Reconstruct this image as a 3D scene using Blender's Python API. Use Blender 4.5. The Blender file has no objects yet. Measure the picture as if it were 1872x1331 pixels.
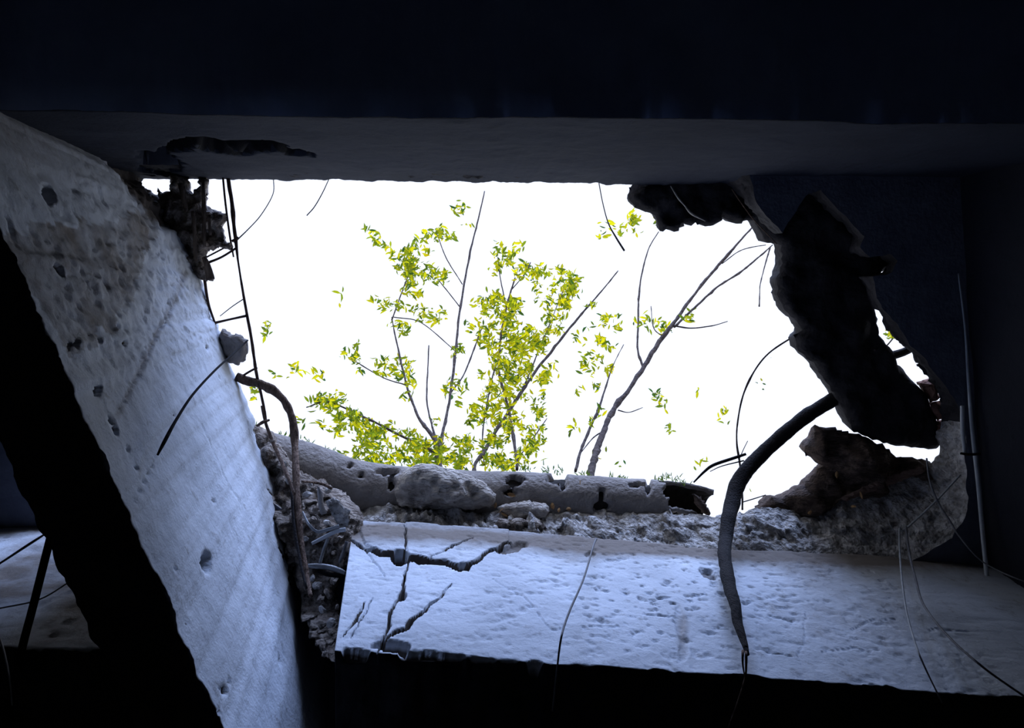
import bpy, bmesh, math, random
import numpy as np
from mathutils import Vector, Matrix, Euler
from mathutils.geometry import delaunay_2d_cdt

# ------------------------------------------------------------------ camera, sky, sun, exposure
F = 1400.0                      # focal length in pixels of the 1872 x 1331 frame
CX, CY = 936.0, 665.5
ZEN = (790.0, 529.0)            # where straight-up falls in the frame
CZ = 1.5                        # camera height above the floor
HB, HL, HS, HT = 1.345, 1.18, 2.0, 2.18   # heights above camera: cross beam soffit, diagonal beam soffit, slab soffit, slab top

wz = np.array([(ZEN[0]-CX)/F, (CY-ZEN[1])/F, -1.0]); wz /= np.linalg.norm(wz)
wy = -np.array([0, 1.0, 0]); wy -= wz*wy.dot(wz); wy /= np.linalg.norm(wy)
wx = np.cross(wy, wz)
R = np.array([wx, wy, wz])      # camera -> world
sc = bpy.context.scene
C = sc.collection
cam = bpy.data.cameras.new('camera'); camo = bpy.data.objects.new('camera', cam); C.objects.link(camo)
cam.sensor_width = 36; cam.lens = F/1872*36; cam.clip_start = .01; cam.clip_end = 200
M = Matrix([list(R[0])+[0], list(R[1])+[0], list(R[2])+[CZ], [0, 0, 0, 1]])
camo.matrix_world = M
sc.camera = camo

w = bpy.data.worlds.new('sky'); sc.world = w; w.use_nodes = True
bg = w.node_tree.nodes['Background']
bg.inputs[0].default_value = (0.88, 0.94, 1.12, 1); bg.inputs[1].default_value = 1.17
sl = bpy.data.lights.new('hazy_sun', 'SUN'); slo = bpy.data.objects.new('hazy_sun', sl); C.objects.link(slo)
sl.energy = 5.5; sl.angle = math.radians(34); sl.color = (0.41, 0.56, 1.0)
slo.rotation_euler = Vector((-.23, .69, -.69)).to_track_quat('-Z', 'Y').to_euler()
slo.location = (3, -3, 8)
sc.view_settings.view_transform = 'Standard'; sc.view_settings.look = 'None'
sc.view_settings.gamma = 1; sc.view_settings.use_curve_mapping = False
sc.view_settings.exposure = 0.0

rnd = random.Random(7)
rng = np.random.RandomState(11)

# ------------------------------------------------------------------ helpers
def Wp(px, py, h):
    """world points of pixels at height h above the camera (arrays ok)"""
    px, py, h = np.broadcast_arrays(np.asarray(px, float), np.asarray(py, float), np.asarray(h, float))
    d = np.stack([(px-CX)/F, (CY-py)/F, -np.ones_like(px)], -1) @ R.T
    t = h/d[..., 2]
    p = d*t[..., None]
    p[..., 2] += CZ
    return p
def W(px, py, h): return Wp(px, py, h)
def proj(P):
    q = (np.asarray(P)-np.array([0, 0, CZ])) @ R
    return CX+F*q[..., 0]/-q[..., 2], CY-F*q[..., 1]/-q[..., 2]

def _hash(ix, iy, iz, s):
    n = (ix*374761393+iy*668265263+iz*2147483647+s*1274126177) & 0xffffffff
    n = ((n ^ (n >> 13))*1274126177) & 0xffffffff
    n = ((n ^ (n >> 16))*2246822519) & 0xffffffff
    return ((n ^ (n >> 15)) & 0xffff)/65535.0
def vnoise(P, s=0):
    P = np.asarray(P, float); I = np.floor(P).astype(np.int64); f = P-I; f = f*f*(3-2*f)
    r = 0
    for a in (0, 1):
        for b in (0, 1):
            for c in (0, 1):
                wgt = (f[..., 0] if a else 1-f[..., 0])*(f[..., 1] if b else 1-f[..., 1])*(f[..., 2] if c else 1-f[..., 2])
                r = r+wgt*_hash(I[..., 0]+a, I[..., 1]+b, I[..., 2]+c, s)
    return r*2-1
def fbm(P, sc_, oct=4, s=0, gain=.5):
    a, r, P = 1., 0, np.asarray(P)*sc_
    for k in range(oct):
        r = r+a*vnoise(P, s+k*17); a *= gain; P = P*2.03+3.7
    return r

def link(name, me, parent=None):
    o = bpy.data.objects.new(name, me); C.objects.link(o)
    if parent: o.parent = parent
    return o
def mesh(name, V, Fc, mat, parent=None, smooth=True, attrs=None, origin=None):
    V = np.asarray(V, float)
    org = np.zeros(3)
    if parent is not None: org = np.array(parent.location)
    elif origin is not None: org = np.asarray(origin, float)
    me = bpy.data.meshes.new(name)
    me.from_pydata((V-org).tolist(), [], [tuple(int(i) for i in f) for f in Fc])
    me.materials.append(mat)
    if smooth: me.shade_smooth()
    if attrs:
        for k, v in attrs.items():
            a = me.attributes.new(k, 'FLOAT', 'POINT'); a.data.foreach_set('value', np.asarray(v, np.float32))
    me.update()
    o = link(name, me, parent)
    if parent is None and origin is not None: o.location = tuple(org)
    return o
def tag(o, label=None, cat=None, group=None, kind=None):
    if label: o['label'] = label
    if cat: o['category'] = cat
    if group: o['group'] = group
    if kind: o['kind'] = kind
    return o
def empty(name, loc, label=None, cat=None, group=None):
    o = bpy.data.objects.new(name, None); C.objects.link(o); o.location = tuple(loc)
    return tag(o, label, cat, group)

def resample(P, n):
    """Catmull-Rom through rows of P, n samples per span"""
    P = np.asarray(P, float)
    if len(P) == 2:
        t = np.linspace(0, 1, n+1)[:, None]; return P[0]*(1-t)+P[1]*t
    Q = np.vstack([2*P[0]-P[1], P, 2*P[-1]-P[-2]]); out = []
    for i in range(1, len(Q)-2):
        for k in range(n):
            t = k/n; a, b, c, d = Q[i-1:i+3]
            out.append(.5*((2*b)+(-a+c)*t+(2*a-5*b+4*c-d)*t*t+(-a+3*b-3*c+d)*t**3))
    out.append(P[-1]); return np.array(out)
def tube_geo(pts, rad, seg=7, rough=0., seed=0, flat=1.):
    pts = np.asarray(pts); rad = np.asarray(rad); n = len(pts)
    T = np.gradient(pts, axis=0); T /= np.linalg.norm(T, axis=1)[:, None]+1e-9
    up = np.array([.3, .2, .93]); u = np.cross(T[0], up); u /= np.linalg.norm(u)
    V = []
    ang = np.linspace(0, 2*np.pi, seg, endpoint=False)
    for i in range(n):
        u = u-T[i]*u.dot(T[i]); u /= np.linalg.norm(u)+1e-9; v = np.cross(T[i], u)
        ring = pts[i]+rad[i]*(np.cos(ang)[:, None]*u+flat*np.sin(ang)[:, None]*v)
        V.append(ring)
    V = np.array(V)
    if rough:
        nz = fbm(V, 30, 3, seed)+.6*fbm(V, 90, 2, seed+5)
        V = V+(V-pts[:, None, :])*(nz*rough)[..., None]
    V = V.reshape(-1, 3); Fc = []
    for i in range(n-1):
        for k in range(seg):
            a, b = i*seg+k, i*seg+(k+1) % seg
            Fc.append((a, b, b+seg, a+seg))
    Fc.append(tuple(range(seg))[::-1]); Fc.append(tuple(range((n-1)*seg, n*seg)))
    return V, Fc
FACES = {}
def clear(A):
    """keep hanging things in front of the beam faces they hang before"""
    D = Wp(A[:, 0], A[:, 1], 1.0)-np.array([0, 0, CZ]); h = A[:, 2].copy()
    for i in range(len(A)):
        m = A[i, 3]/2*h[i]/F+.010
        for t in np.linspace(1, .55, 181):
            x, y, hh = D[i, 0]*h[i]*t, D[i, 1]*h[i]*t, h[i]*t
            ok = True
            if 'cross' in FACES and hh > HB-.05:
                X, Y = FACES['cross']; ok = (x < X[0]) or y < np.interp(x, X, Y)-m
            if ok and 'diag' in FACES and hh > HL-.05:
                X, Y = FACES['diag']; ok = x > np.interp(y, Y, X)+m
            if ok: break
        h[i] = h[i]*t
    k = 2; hp = np.pad(h, k, mode='edge'); h2 = np.min([hp[j:j+len(h)] for j in range(2*k+1)], axis=0)
    A = A.copy(); A[:, 2] = h2; return A
def px_path(rows, n=6, fix=False):
    """rows of (px, py, h, width_px) -> points, radii in metres"""
    A = resample(np.array(rows, float), n)
    if fix: A = clear(A)
    P = Wp(A[:, 0], A[:, 1], A[:, 2])
    return P, np.maximum(A[:, 3], .3)/2*A[:, 2]/F
def tube(name, rows, mat, parent=None, seg=7, rough=0., seed=0, n=6, flat=1., knots=0, fix=False):
    P, r = px_path(rows, n, fix)
    if knots: r = r*(1+knots*np.abs(fbm(P, 22, 2, seed+40)))
    if rough:
        j = np.stack([fbm(P, 14, 2, seed+k) for k in (1, 2, 3)], -1); P = P+j*r[:, None]*.35
    V, Fc = tube_geo(P, r, seg, rough, seed, flat)
    return mesh(name, V, Fc, mat, parent, origin=None if parent else P[0])

def jag(poly, amp, n, seed):
    """pixel polygon with an uneven outline"""
    P = np.array(poly+[poly[0]], float); out = []
    r = np.random.RandomState(seed)
    for a, b in zip(P[:-1], P[1:]):
        L = np.hypot(*(b-a)); k = max(1, int(L/n))
        for i in range(k):
            out.append(a+(b-a)*i/k+r.normal(0, amp, 2))
    return np.array(out)
def seg_dist(x, y, pl):
    d = np.full(np.shape(x), 1e9); T = np.zeros(np.shape(x))
    for i, ((ax, ay), (bx, by)) in enumerate(zip(pl[:-1], pl[1:])):
        L2 = (bx-ax)**2+(by-ay)**2+1e-9
        t = np.clip(((x-ax)*(bx-ax)+(y-ay)*(by-ay))/L2, 0, 1)
        dd = np.hypot(x-ax-t*(bx-ax), y-ay-t*(by-ay))
        T = np.where(dd < d, (i+t)/(len(pl)-1), T); d = np.minimum(d, dd)
    return d, T
def inside(x, y, pl):
    r = np.zeros(np.shape(x), bool); n = len(pl)
    for i in range(n):
        x1, y1 = pl[i]; x2, y2 = pl[(i+1) % n]
        c = ((y1 > y) != (y2 > y)) & (x < (x2-x1)*(y-y1)/(y2-y1+1e-12)+x1)
        r ^= c
    return r
def chunk_geo(poly, h, down, up, step=6, rough=.01, rs=18, edge=14, seed=0, jamp=1.5, tilt=None, prof=None):
    """solid lump whose outline is poly (pixels, at height h); domed below and above"""
    L = jag(poly, jamp, step, seed); n = len(L)
    x0, y0 = L.min(0); x1, y1 = L.max(0)
    gx, gy = np.meshgrid(np.arange(x0, x1, step), np.arange(y0, y1, step))
    gx = gx.ravel()+rng.uniform(-1, 1, gx.size)*step*.25; gy = gy.ravel()+rng.uniform(-1, 1, gy.size)*step*.25
    d, _ = seg_dist(gx, gy, [tuple(p) for p in L]+[tuple(L[0])])
    k = inside(gx, gy, L) & (d > step*.55)
    pts = np.vstack([L, np.stack([gx[k], gy[k]], -1)])
    v2, _, tri, *_ = delaunay_2d_cdt([Vector(p) for p in pts], [], [list(range(n))], 1, 1e-6)
    v2 = np.array([tuple(v) for v in v2])
    d, _ = seg_dist(v2[:, 0], v2[:, 1], [tuple(p) for p in L]+[tuple(L[0])])
    dome = np.clip(d/edge, 0, 1); dome = np.sqrt(np.maximum(0, 1-(1-dome)**2))
    hh = np.full(len(v2), float(h))
    if tilt: hh = hh+tilt[0]*(v2[:, 0]-v2[:, 0].mean())/100+tilt[1]*(v2[:, 1]-v2[:, 1].mean())/100
    if prof: hh = np.interp(v2[:, 1], [p[0] for p in prof], [p[1] for p in prof])
    B = Wp(v2[:, 0], v2[:, 1], hh)
    nz = fbm(B, rs, 4, seed); nz2 = fbm(B, rs, 4, seed+9)
    lo = B.copy(); lo[:, 2] -= dome*(down+nz*rough*2)
    hi = B.copy(); hi[:, 2] += dome*(up+nz2*rough)+.001
    V = np.vstack([lo, hi]); m = len(v2); Fc = []
    edges = {}
    for t in tri:
        Fc.append(tuple(t)[::1]); Fc.append(tuple(i+m for i in t)[::-1])
        for a, b in zip(t, list(t[1:])+[t[0]]): edges[(a, b)] = 1
    for (a, b) in edges:
        if (b, a) not in edges: Fc.append((b, a, a+m, b+m))
    return V, Fc
def chunk(name, poly, h, down, up, mat, parent=None, smooth=True, **k):
    V, Fc = chunk_geo(poly, h, down, up, **k)
    return mesh(name, V, Fc, mat, parent, smooth=smooth, origin=None if parent else V.mean(0))

# ------------------------------------------------------------------ materials
def newmat(name):
    m = bpy.data.materials.new(name); m.use_nodes = True
    nt = m.node_tree; b = nt.nodes['Principled BSDF']; b.inputs['Roughness'].default_value = .9
    b.inputs['Specular IOR Level'].default_value = .15
    return m, nt, b
def simple(name, c1, c2, scale=12, bump=.3, bscale=60, rough=.9, bdist=.01, stretch=None, spec=.15):
    m, nt, b = newmat(name); N = nt.nodes; Lk = nt.links
    g = N.new('ShaderNodeNewGeometry'); src = g.outputs['Position']
    if stretch:
        mp = N.new('ShaderNodeMapping'); mp.inputs['Scale'].default_value = stretch; Lk.new(src, mp.inputs[0]); src = mp.outputs[0]
    n = N.new('ShaderNodeTexNoise'); n.inputs['Scale'].default_value = scale; n.inputs['Detail'].default_value = 6; n.inputs['Roughness'].default_value = .65
    Lk.new(src, n.inputs[0])
    r = N.new('ShaderNodeValToRGB'); r.color_ramp.elements[0].position = .35; r.color_ramp.elements[1].position = .68
    r.color_ramp.elements[0].color = (*c1, 1); r.color_ramp.elements[1].color = (*c2, 1)
    Lk.new(n.outputs[0], r.inputs[0]); Lk.new(r.outputs[0], b.inputs['Base Color'])
    n2 = N.new('ShaderNodeTexNoise'); n2.inputs['Scale'].default_value = bscale; n2.inputs['Detail'].default_value = 5; Lk.new(src, n2.inputs[0])
    bp = N.new('ShaderNodeBump'); bp.inputs['Strength'].default_value = bump; bp.inputs['Distance'].default_value = bdist
    Lk.new(n2.outputs[0], bp.inputs['Height']); Lk.new(bp.outputs[0], b.inputs['Normal'])
    b.inputs['Roughness'].default_value = rough; b.inputs['Specular IOR Level'].default_value = spec
    return m
def plaster(name, clean, dirt_shade, core):
    """whitewash over render: attribute dirt_shade = stain and painted shade, attribute bare = paint gone"""
    m, nt, b = newmat(name); N = nt.nodes; Lk = nt.links
    g = N.new('ShaderNodeNewGeometry'); src = g.outputs['Position']
    def noise(s, d=6, ro=.6):
        n = N.new('ShaderNodeTexNoise'); n.inputs['Scale'].default_value = s; n.inputs['Detail'].default_value = d; n.inputs['Roughness'].default_value = ro
        Lk.new(src, n.inputs[0]); return n.outputs[0]
    def mix(f, a, c):
        x = N.new('ShaderNodeMix'); x.data_type = 'RGBA'
        Lk.new(f, x.inputs[0])
        for i, v in ((6, a), (7, c)):
            if isinstance(v, tuple): x.inputs[i].default_value = (*v, 1)
            else: Lk.new(v, x.inputs[i])
        return x.outputs[2]
    def rng_(v, a, c, t0=0., t1=1.):
        x = N.new('ShaderNodeMapRange'); x.inputs[1].default_value = a; x.inputs[2].default_value = c
        x.inputs[3].default_value = t0; x.inputs[4].default_value = t1; Lk.new(v, x.inputs[0]); return x.outputs[0]
    def at(nm):
        x = N.new('ShaderNodeAttribute'); x.attribute_name = nm; return x.outputs['Fac']
    def madd(a, c, k):
        x = N.new('ShaderNodeMath'); x.operation = 'MULTIPLY_ADD'; Lk.new(a, x.inputs[0]); x.inputs[1].default_value = k; Lk.new(c, x.inputs[2]); return x.outputs[0]
    big = noise(5); mid = noise(26, 8, .7); fine = noise(140, 4)
    col = mix(rng_(big, .38, .66), clean, tuple(c*.80 for c in clean))
    col = mix(rng_(mid, .58, .70, 0, .45), col, tuple(c*.62 for c in dirt_shade))
    f = rng_(madd(mid, at('dirt_shade'), .5), .45, .95)
    col = mix(f, col, dirt_shade)
    f2 = rng_(madd(mid, at('bare'), .3), .5, .75)
    col = mix(f2, col, core)
    Lk.new(col, b.inputs['Base Color'])
    s = madd(fine, mid, .25)
    bp = N.new('ShaderNodeBump'); bp.inputs['Strength'].default_value = .45; bp.inputs['Distance'].default_value = .012
    Lk.new(s, bp.inputs['Height']); Lk.new(bp.outputs[0], b.inputs['Normal'])
    return m
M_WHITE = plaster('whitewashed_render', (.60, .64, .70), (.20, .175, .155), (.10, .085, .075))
M_DIM = plaster('shade_dark_cement_render', (.024, .028, .042), (.016, .017, .022), (.008, .008, .01))  # head beam: its shade is put into the render colour
M_DIM2 = plaster('shade_black_render', (.018, .019, .026), (.012, .012, .014), (.006, .006, .008))  # unlit side beam, blackened in the colour itself
M_CEIL = simple('grimy_ceiling_paint', (.10, .11, .15), (.17, .18, .23), 9, .3, 70)
M_ROUGH = simple('broken_concrete', (.22, .20, .185), (.66, .64, .62), 38, 1.0, 60, bdist=.02)
M_SOFFIT_VEIL = simple('blue_veil_soffit', (.20, .26, .44), (.28, .35, .55), 5, .2, 30)  # blue lens veil over the dark, painted into the soffit colour
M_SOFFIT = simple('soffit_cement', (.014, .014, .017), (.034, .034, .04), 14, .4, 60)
M_FLOOR = simple('dusty_floor', (.34, .34, .34), (.48, .47, .46), 3, .3, 30)
M_WALL = simple('dim_wall_paint', (.22, .23, .26), (.32, .33, .37), 3, .2, 30)
M_SOIL = simple('roof_soil', (.035, .028, .02), (.10, .08, .055), 20, .8, 60)
M_DARK = simple('dark_slab', (.014, .013, .015), (.04, .037, .04), 16, .6, 60)
M_PARA = simple('grey_mortar', (.22, .20, .19), (.36, .335, .32), 18, .7, 90)
M_HOLE = simple('dark_inside', (.012, .010, .010), (.03, .026, .024), 14, .5, 50)  # near-black lining of the hollow parapet end
M_STONE = simple('pale_limestone', (.34, .30, .27), (.72, .67, .61), 22, 1.0, 45, bdist=.02, stretch=(1, 2.6, 2.2))
M_RUBBLE = simple('dusty_rubble', (.11, .085, .07), (.46, .40, .345), 40, 1.0, 80, bdist=.02)
M_ROT = simple('rotten_wood', (.045, .032, .026), (.17, .12, .095), 20, .9, 60, stretch=(1, 3.5, 3))
M_LATH = simple('weathered_lath', (.07, .05, .04), (.26, .20, .155), 25, .6, 90, stretch=(4, 1, 1))
M_PLANK = simple('reddish_board', (.12, .075, .06), (.30, .20, .165), 22, .5, 80, stretch=(1, 4, 1))
M_BRICK = simple('fired_clay', (.16, .08, .055), (.34, .18, .13), 30, .7, 90)
M_RUST = simple('rusty_steel', (.035, .022, .02), (.10, .06, .045), 40, .5, 120, rough=.75)
M_STEEL = simple('dull_steel', (.20, .21, .22), (.34, .35, .36), 40, .2, 120, rough=.5, spec=.5)
M_WIRE = simple('grey_wire', (.10, .10, .11), (.20, .20, .21), 40, .2, 120, rough=.6)
M_PALE = simple('pale_root_fibre', (.34, .32, .29), (.55, .52, .48), 40, .2, 120, rough=.8)
M_ROOT = simple('root_bark', (.007, .0065, .008), (.020, .017, .018), 30, .7, 90, stretch=(3, 3, 1))
M_BROWN = simple('brown_root_bark', (.07, .045, .035), (.24, .165, .125), 30, .9, 80, stretch=(4, 1.4, 1))
M_BARK = simple('tree_bark', (.04, .03, .03), (.14, .11, .10), 40, .8, 70)
M_PVC = simple('pale_conduit', (.42, .44, .46), (.60, .62, .64), 12, .1, 60, rough=.6)
M_CABLE = simple('black_cable_sheath', (.006, .006, .007), (.014, .014, .016), 12, .1, 60, rough=.9, spec=.05)
M_DRY = simple('dry_leaf', (.20, .11, .05), (.45, .28, .13), 40, .3, 80)
def leafmat(name, c0, c1, c2):
    m, nt, b = newmat(name); N = nt.nodes; Lk = nt.links
    a = N.new('ShaderNodeAttribute'); a.attribute_name = 'tint'
    oi = N.new('ShaderNodeObjectInfo'); ad = N.new('ShaderNodeMath'); ad.operation = 'ADD'
    Lk.new(a.outputs['Fac'], ad.inputs[0]); Lk.new(oi.outputs['Random'], ad.inputs[1])
    fr = N.new('ShaderNodeMath'); fr.operation = 'FRACT'; Lk.new(ad.outputs[0], fr.inputs[0])
    r = N.new('ShaderNodeValToRGB'); e = r.color_ramp.elements
    e[0].position = 0; e[0].color = (*c0, 1); e[1].position = 1; e[1].color = (*c2, 1)
    k = e.new(.45); k.color = (*c1, 1)
    Lk.new(fr.outputs[0], r.inputs[0]); Lk.new(r.outputs[0], b.inputs['Base Color'])
    t = N.new('ShaderNodeBsdfTranslucent'); Lk.new(r.outputs[0], t.inputs[0])
    mx = N.new('ShaderNodeMixShader'); mx.inputs[0].default_value = .6
    Lk.new(b.outputs[0], mx.inputs[1]); Lk.new(t.outputs[0], mx.inputs[2])
    Lk.new(mx.outputs[0], N['Material Output'].inputs[0])
    return m
M_LEAF = leafmat('overexposed_leaf', (.05, .13, .02), (.30, .36, .01), (.95, .80, .008))  # yellow end puts overexposed backlight into the leaf colour
M_LEAF2 = leafmat('deep_green_leaf', (.02, .07, .045), (.07, .17, .04), (.30, .34, .03))  # darker greens for the grass and moss

# ------------------------------------------------------------------ room shell
def box(name, x0, x1, y0, y1, z0, z1, mat):
    V = [(x, y, z) for x in (x0, x1) for y in (y0, y1) for z in (z0, z1)]
    Fc = [(0, 1, 3, 2), (4, 6, 7, 5), (0, 4, 5, 1), (2, 3, 7, 6), (0, 2, 6, 4), (1, 5, 7, 3)]
    return tag(mesh(name, V, Fc, mat, smooth=False), kind='structure')
X0, X1, Y0, Y1 = -3.2, 3.2, -3.0, 3.2
box('floor', X0-.2, X1+.2, Y0-.2, Y1+.2, -.15, 0, M_FLOOR)
ZT = CZ+HT
box('wall_left', X0-.2, X0, Y0-.2, Y1+.2, 0, CZ+HS, M_WALL)
box('wall_right', X1, X1+.2, Y0-.2, Y1+.2, 0, CZ+HS, M_WALL)
box('wall_back', X0, X1, Y0-.2, Y0, 0, CZ+HS, M_WALL)
box('wall_front', X0, X1, Y1, Y1+.2, 0, CZ+HS, M_WALL)

# ---- ceiling slab with the broken opening (lower rim at HS, upper rim at HT)
LEFT_TOP = [(40, -110), (120, 70), (196, 240), (225, 280), (243, 302), (262, 322), (280, 345), (302, 362), (318, 398), (345, 455), (362, 495), (374, 530), (386, 575),
            (400, 600), (408, 630), (425, 680), (447, 720), (465, 770), (480, 808), (500, 850), (520, 900), (545, 960), (560, 1040),
            (574, 1090), (592, 1110), (606, 1150), (640, 1215), (720, 1400)]
def up_of(l, k): return (ZEN[0]+(l[0]-ZEN[0])*k, ZEN[1]+(l[1]-ZEN[1])*k)
KV = HS/HT
rim = []   # (lower px @HS, upper px @HT)
def both(u, s=1.0): return ((ZEN[0]+(u[0]-ZEN[0])/KV*s, ZEN[1]+(u[1]-ZEN[1])/KV*s), u)
for u in [(262, 318), (420, 322), (700, 324), (900, 326), (1150, 328), (1320, 330)]: rim.append(both(u))
for l in [(1385, 372), (1405, 400), (1432, 428), (1446, 402), (1462, 372), (1478, 352), (1500, 348), (1532, 386), (1560, 412), (1580, 432),
          (1572, 452), (1590, 470), (1625, 462), (1642, 480), (1632, 500), (1596, 505), (1604, 545), (1640, 598), (1660, 628), (1692, 655), (1714, 688), (1745, 728), (1756, 758),
          (1764, 800), (1768, 860), (1772, 930)]:
    rim.append((l, up_of(l, .975)))
rim[-4] = ((1756, 758), (1722, 752)); rim[-3] = ((1764, 800), (1716, 800)); rim[-2] = ((1768, 860), (1712, 828)); rim[-1] = ((1772, 930), (1700, 846))
rim += [((1740, 985), (1660, 866)), ((1650, 1034), (1590, 896)), ((1575, 1032), (1535, 914)), ((1500, 1026), (1512, 940)), ((1400, 1022), (1400, 930)),
        ((1300, 1018), (1310, 942)), ((1220, 1020), (1230, 938)), ((1150, 1014), (1150, 936)), ((1060, 1007), (1060, 932)), ((1000, 1003), (1000, 934)),
        ((930, 998), (935, 938)), ((870, 993), (870, 930)), ((800, 988), (800, 926)), ((740, 984), (730, 924)), ((690, 982), (680, 922)), ((652, 990), (648, 934)),
        ((600, 1000), (610, 915)), ((520, 935), (540, 895))]
for u in [(480, 850), (440, 735), (405, 650), (380, 590), (350, 505), (300, 400), (270, 350)]: rim.append(both((u[0]-16, u[1])))
RL = np.array([r[0] for r in rim], float); RU = np.array([r[1] for r in rim], float)
def dens(A, B, step=7):
    oa, ob = [], []
    n = len(A)
    for i in range(n):
        a0, a1, b0, b1 = A[i], A[(i+1) % n], B[i], B[(i+1) % n]
        k = max(1, int(max(np.hypot(*(a1-a0)), np.hypot(*(b1-b0)))/step))
        for j in range(k): oa.append(a0+(a1-a0)*j/k); ob.append(b0+(b1-b0)*j/k)
    return np.array(oa), np.array(ob)
RLd, RUd = dens(RL, RU, 4)
LO = Wp(RLd[:, 0], RLd[:, 1], HS); UP = Wp(RUd[:, 0], RUd[:, 1], HT)
nz = np.stack([fbm(LO, 22, 3, 3), fbm(LO, 22, 3, 4), LO[:, 0]*0], -1)*.006
bot = (RLd[:, 1] > 560)[:, None]
LO = LO+nz*np.where(bot, 1.1, .8)
UP = UP+np.stack([fbm(UP, 30, 3, 5), fbm(UP, 30, 3, 6), UP[:, 0]*0], -1)*np.where(bot, .013, .008)
# second opening over the next bay, hidden from below by the diagonal beam
def back_side(y):     # far arris of the diagonal beam at HL, pixel
    return .48*(y-815)
H2 = [(-170, 430), (-92, 600), (-16, 770), (14, 830), (40, 885), (86, 935), (150, 955)]
H2r = []
for y in (1260, 1100, 900, 700, 500, 350):
    xx = back_side(y)-22; H2r.append((ZEN[0]+(xx-ZEN[0])*HL/HS, ZEN[1]+(y-ZEN[1])*HL/HS))
P2 = jag([tuple(p) for p in H2+H2r], 1.6, 9, 5)
LO2 = Wp(P2[:, 0], P2[:, 1], HS); UP2 = LO2.copy(); UP2[:, 2] = ZT
def fill(loops, z, flip, mat, name):
    bm = bmesh.new(); eds = []
    for L in loops:
        vs = [bm.verts.new((p[0], p[1], z)) for p in L]
        for i in range(len(vs)): eds.append(bm.edges.new((vs[i], vs[(i+1) % len(vs)])))
    bmesh.ops.triangle_fill(bm, use_beauty=True, edges=eds)
    bmesh.ops.recalc_face_normals(bm, faces=bm.faces)
    bm.verts.index_update()
    return [tuple(v.co) for v in bm.verts], [tuple(v.index for v in f.verts) for f in bm.faces]
outer = [(X0-.2, Y0-.2), (X1+.2, Y0-.2), (X1+.2, Y1+.2), (X0-.2, Y1+.2)]
V1, F1 = fill([outer, LO, LO2], CZ+HS, False, None, None)
ceil = tag(mesh('ceiling', V1, F1, M_CEIL, smooth=False), kind='structure')
V1, F1 = fill([outer, UP, UP2], ZT, False, None, None)
tag(mesh('roof_ground', V1, F1, M_SOIL, smooth=False), kind='structure')
# fracture faces
NV = 22
t = np.linspace(0, 1, NV)[:, None, None]
G = LO[None]*(1-t)+UP[None]*t
c = LO.mean(0)
wgt = np.sin(np.pi*np.linspace(0, 1, NV))[:, None]
dirn = np.zeros_like(LO); dirn[:, :2] = (np.array(Wp(*ZEN, HS))[:2]-LO[:, :2]); dirn /= np.linalg.norm(dirn, axis=1)[:, None]+1e-9
bm_ = (RLd[:, 1] > 700)[None, :]
rough = (np.abs(fbm(G, 17, 3, 21))*.036-.008)+(np.abs(fbm(G*np.array([1, 1, 1.4]), 50, 4, 22, .6))*.018)
G = G+dirn[None]*(rough*wgt*np.where(bm_, 1, .35))[..., None]
G[..., 2] += fbm(G, 25, 3, 33)*.014*wgt
n = len(LO); Vf = G.reshape(-1, 3); Ff = []
for i in range(NV-1):
    for k in range(n):
        a, b = i*n+k, i*n+(k+1) % n; Ff.append((a, b, b+n, a+n))
fo = tag(mesh('slab_fracture', Vf, Ff, M_ROUGH, smooth=True), kind='structure')
fo.data.materials.append(M_DARK)  # darker slab colour for the fracture away from the cross beam
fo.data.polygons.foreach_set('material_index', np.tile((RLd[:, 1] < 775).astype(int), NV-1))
n2 = len(LO2); Vf = np.vstack([LO2, UP2]); Ff = [(k, (k+1) % n2, (k+1) % n2+n2, k+n2) for k in range(n2)]
tag(mesh('slab_fracture', Vf, Ff, M_RUBBLE, smooth=False), kind='structure')

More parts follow.
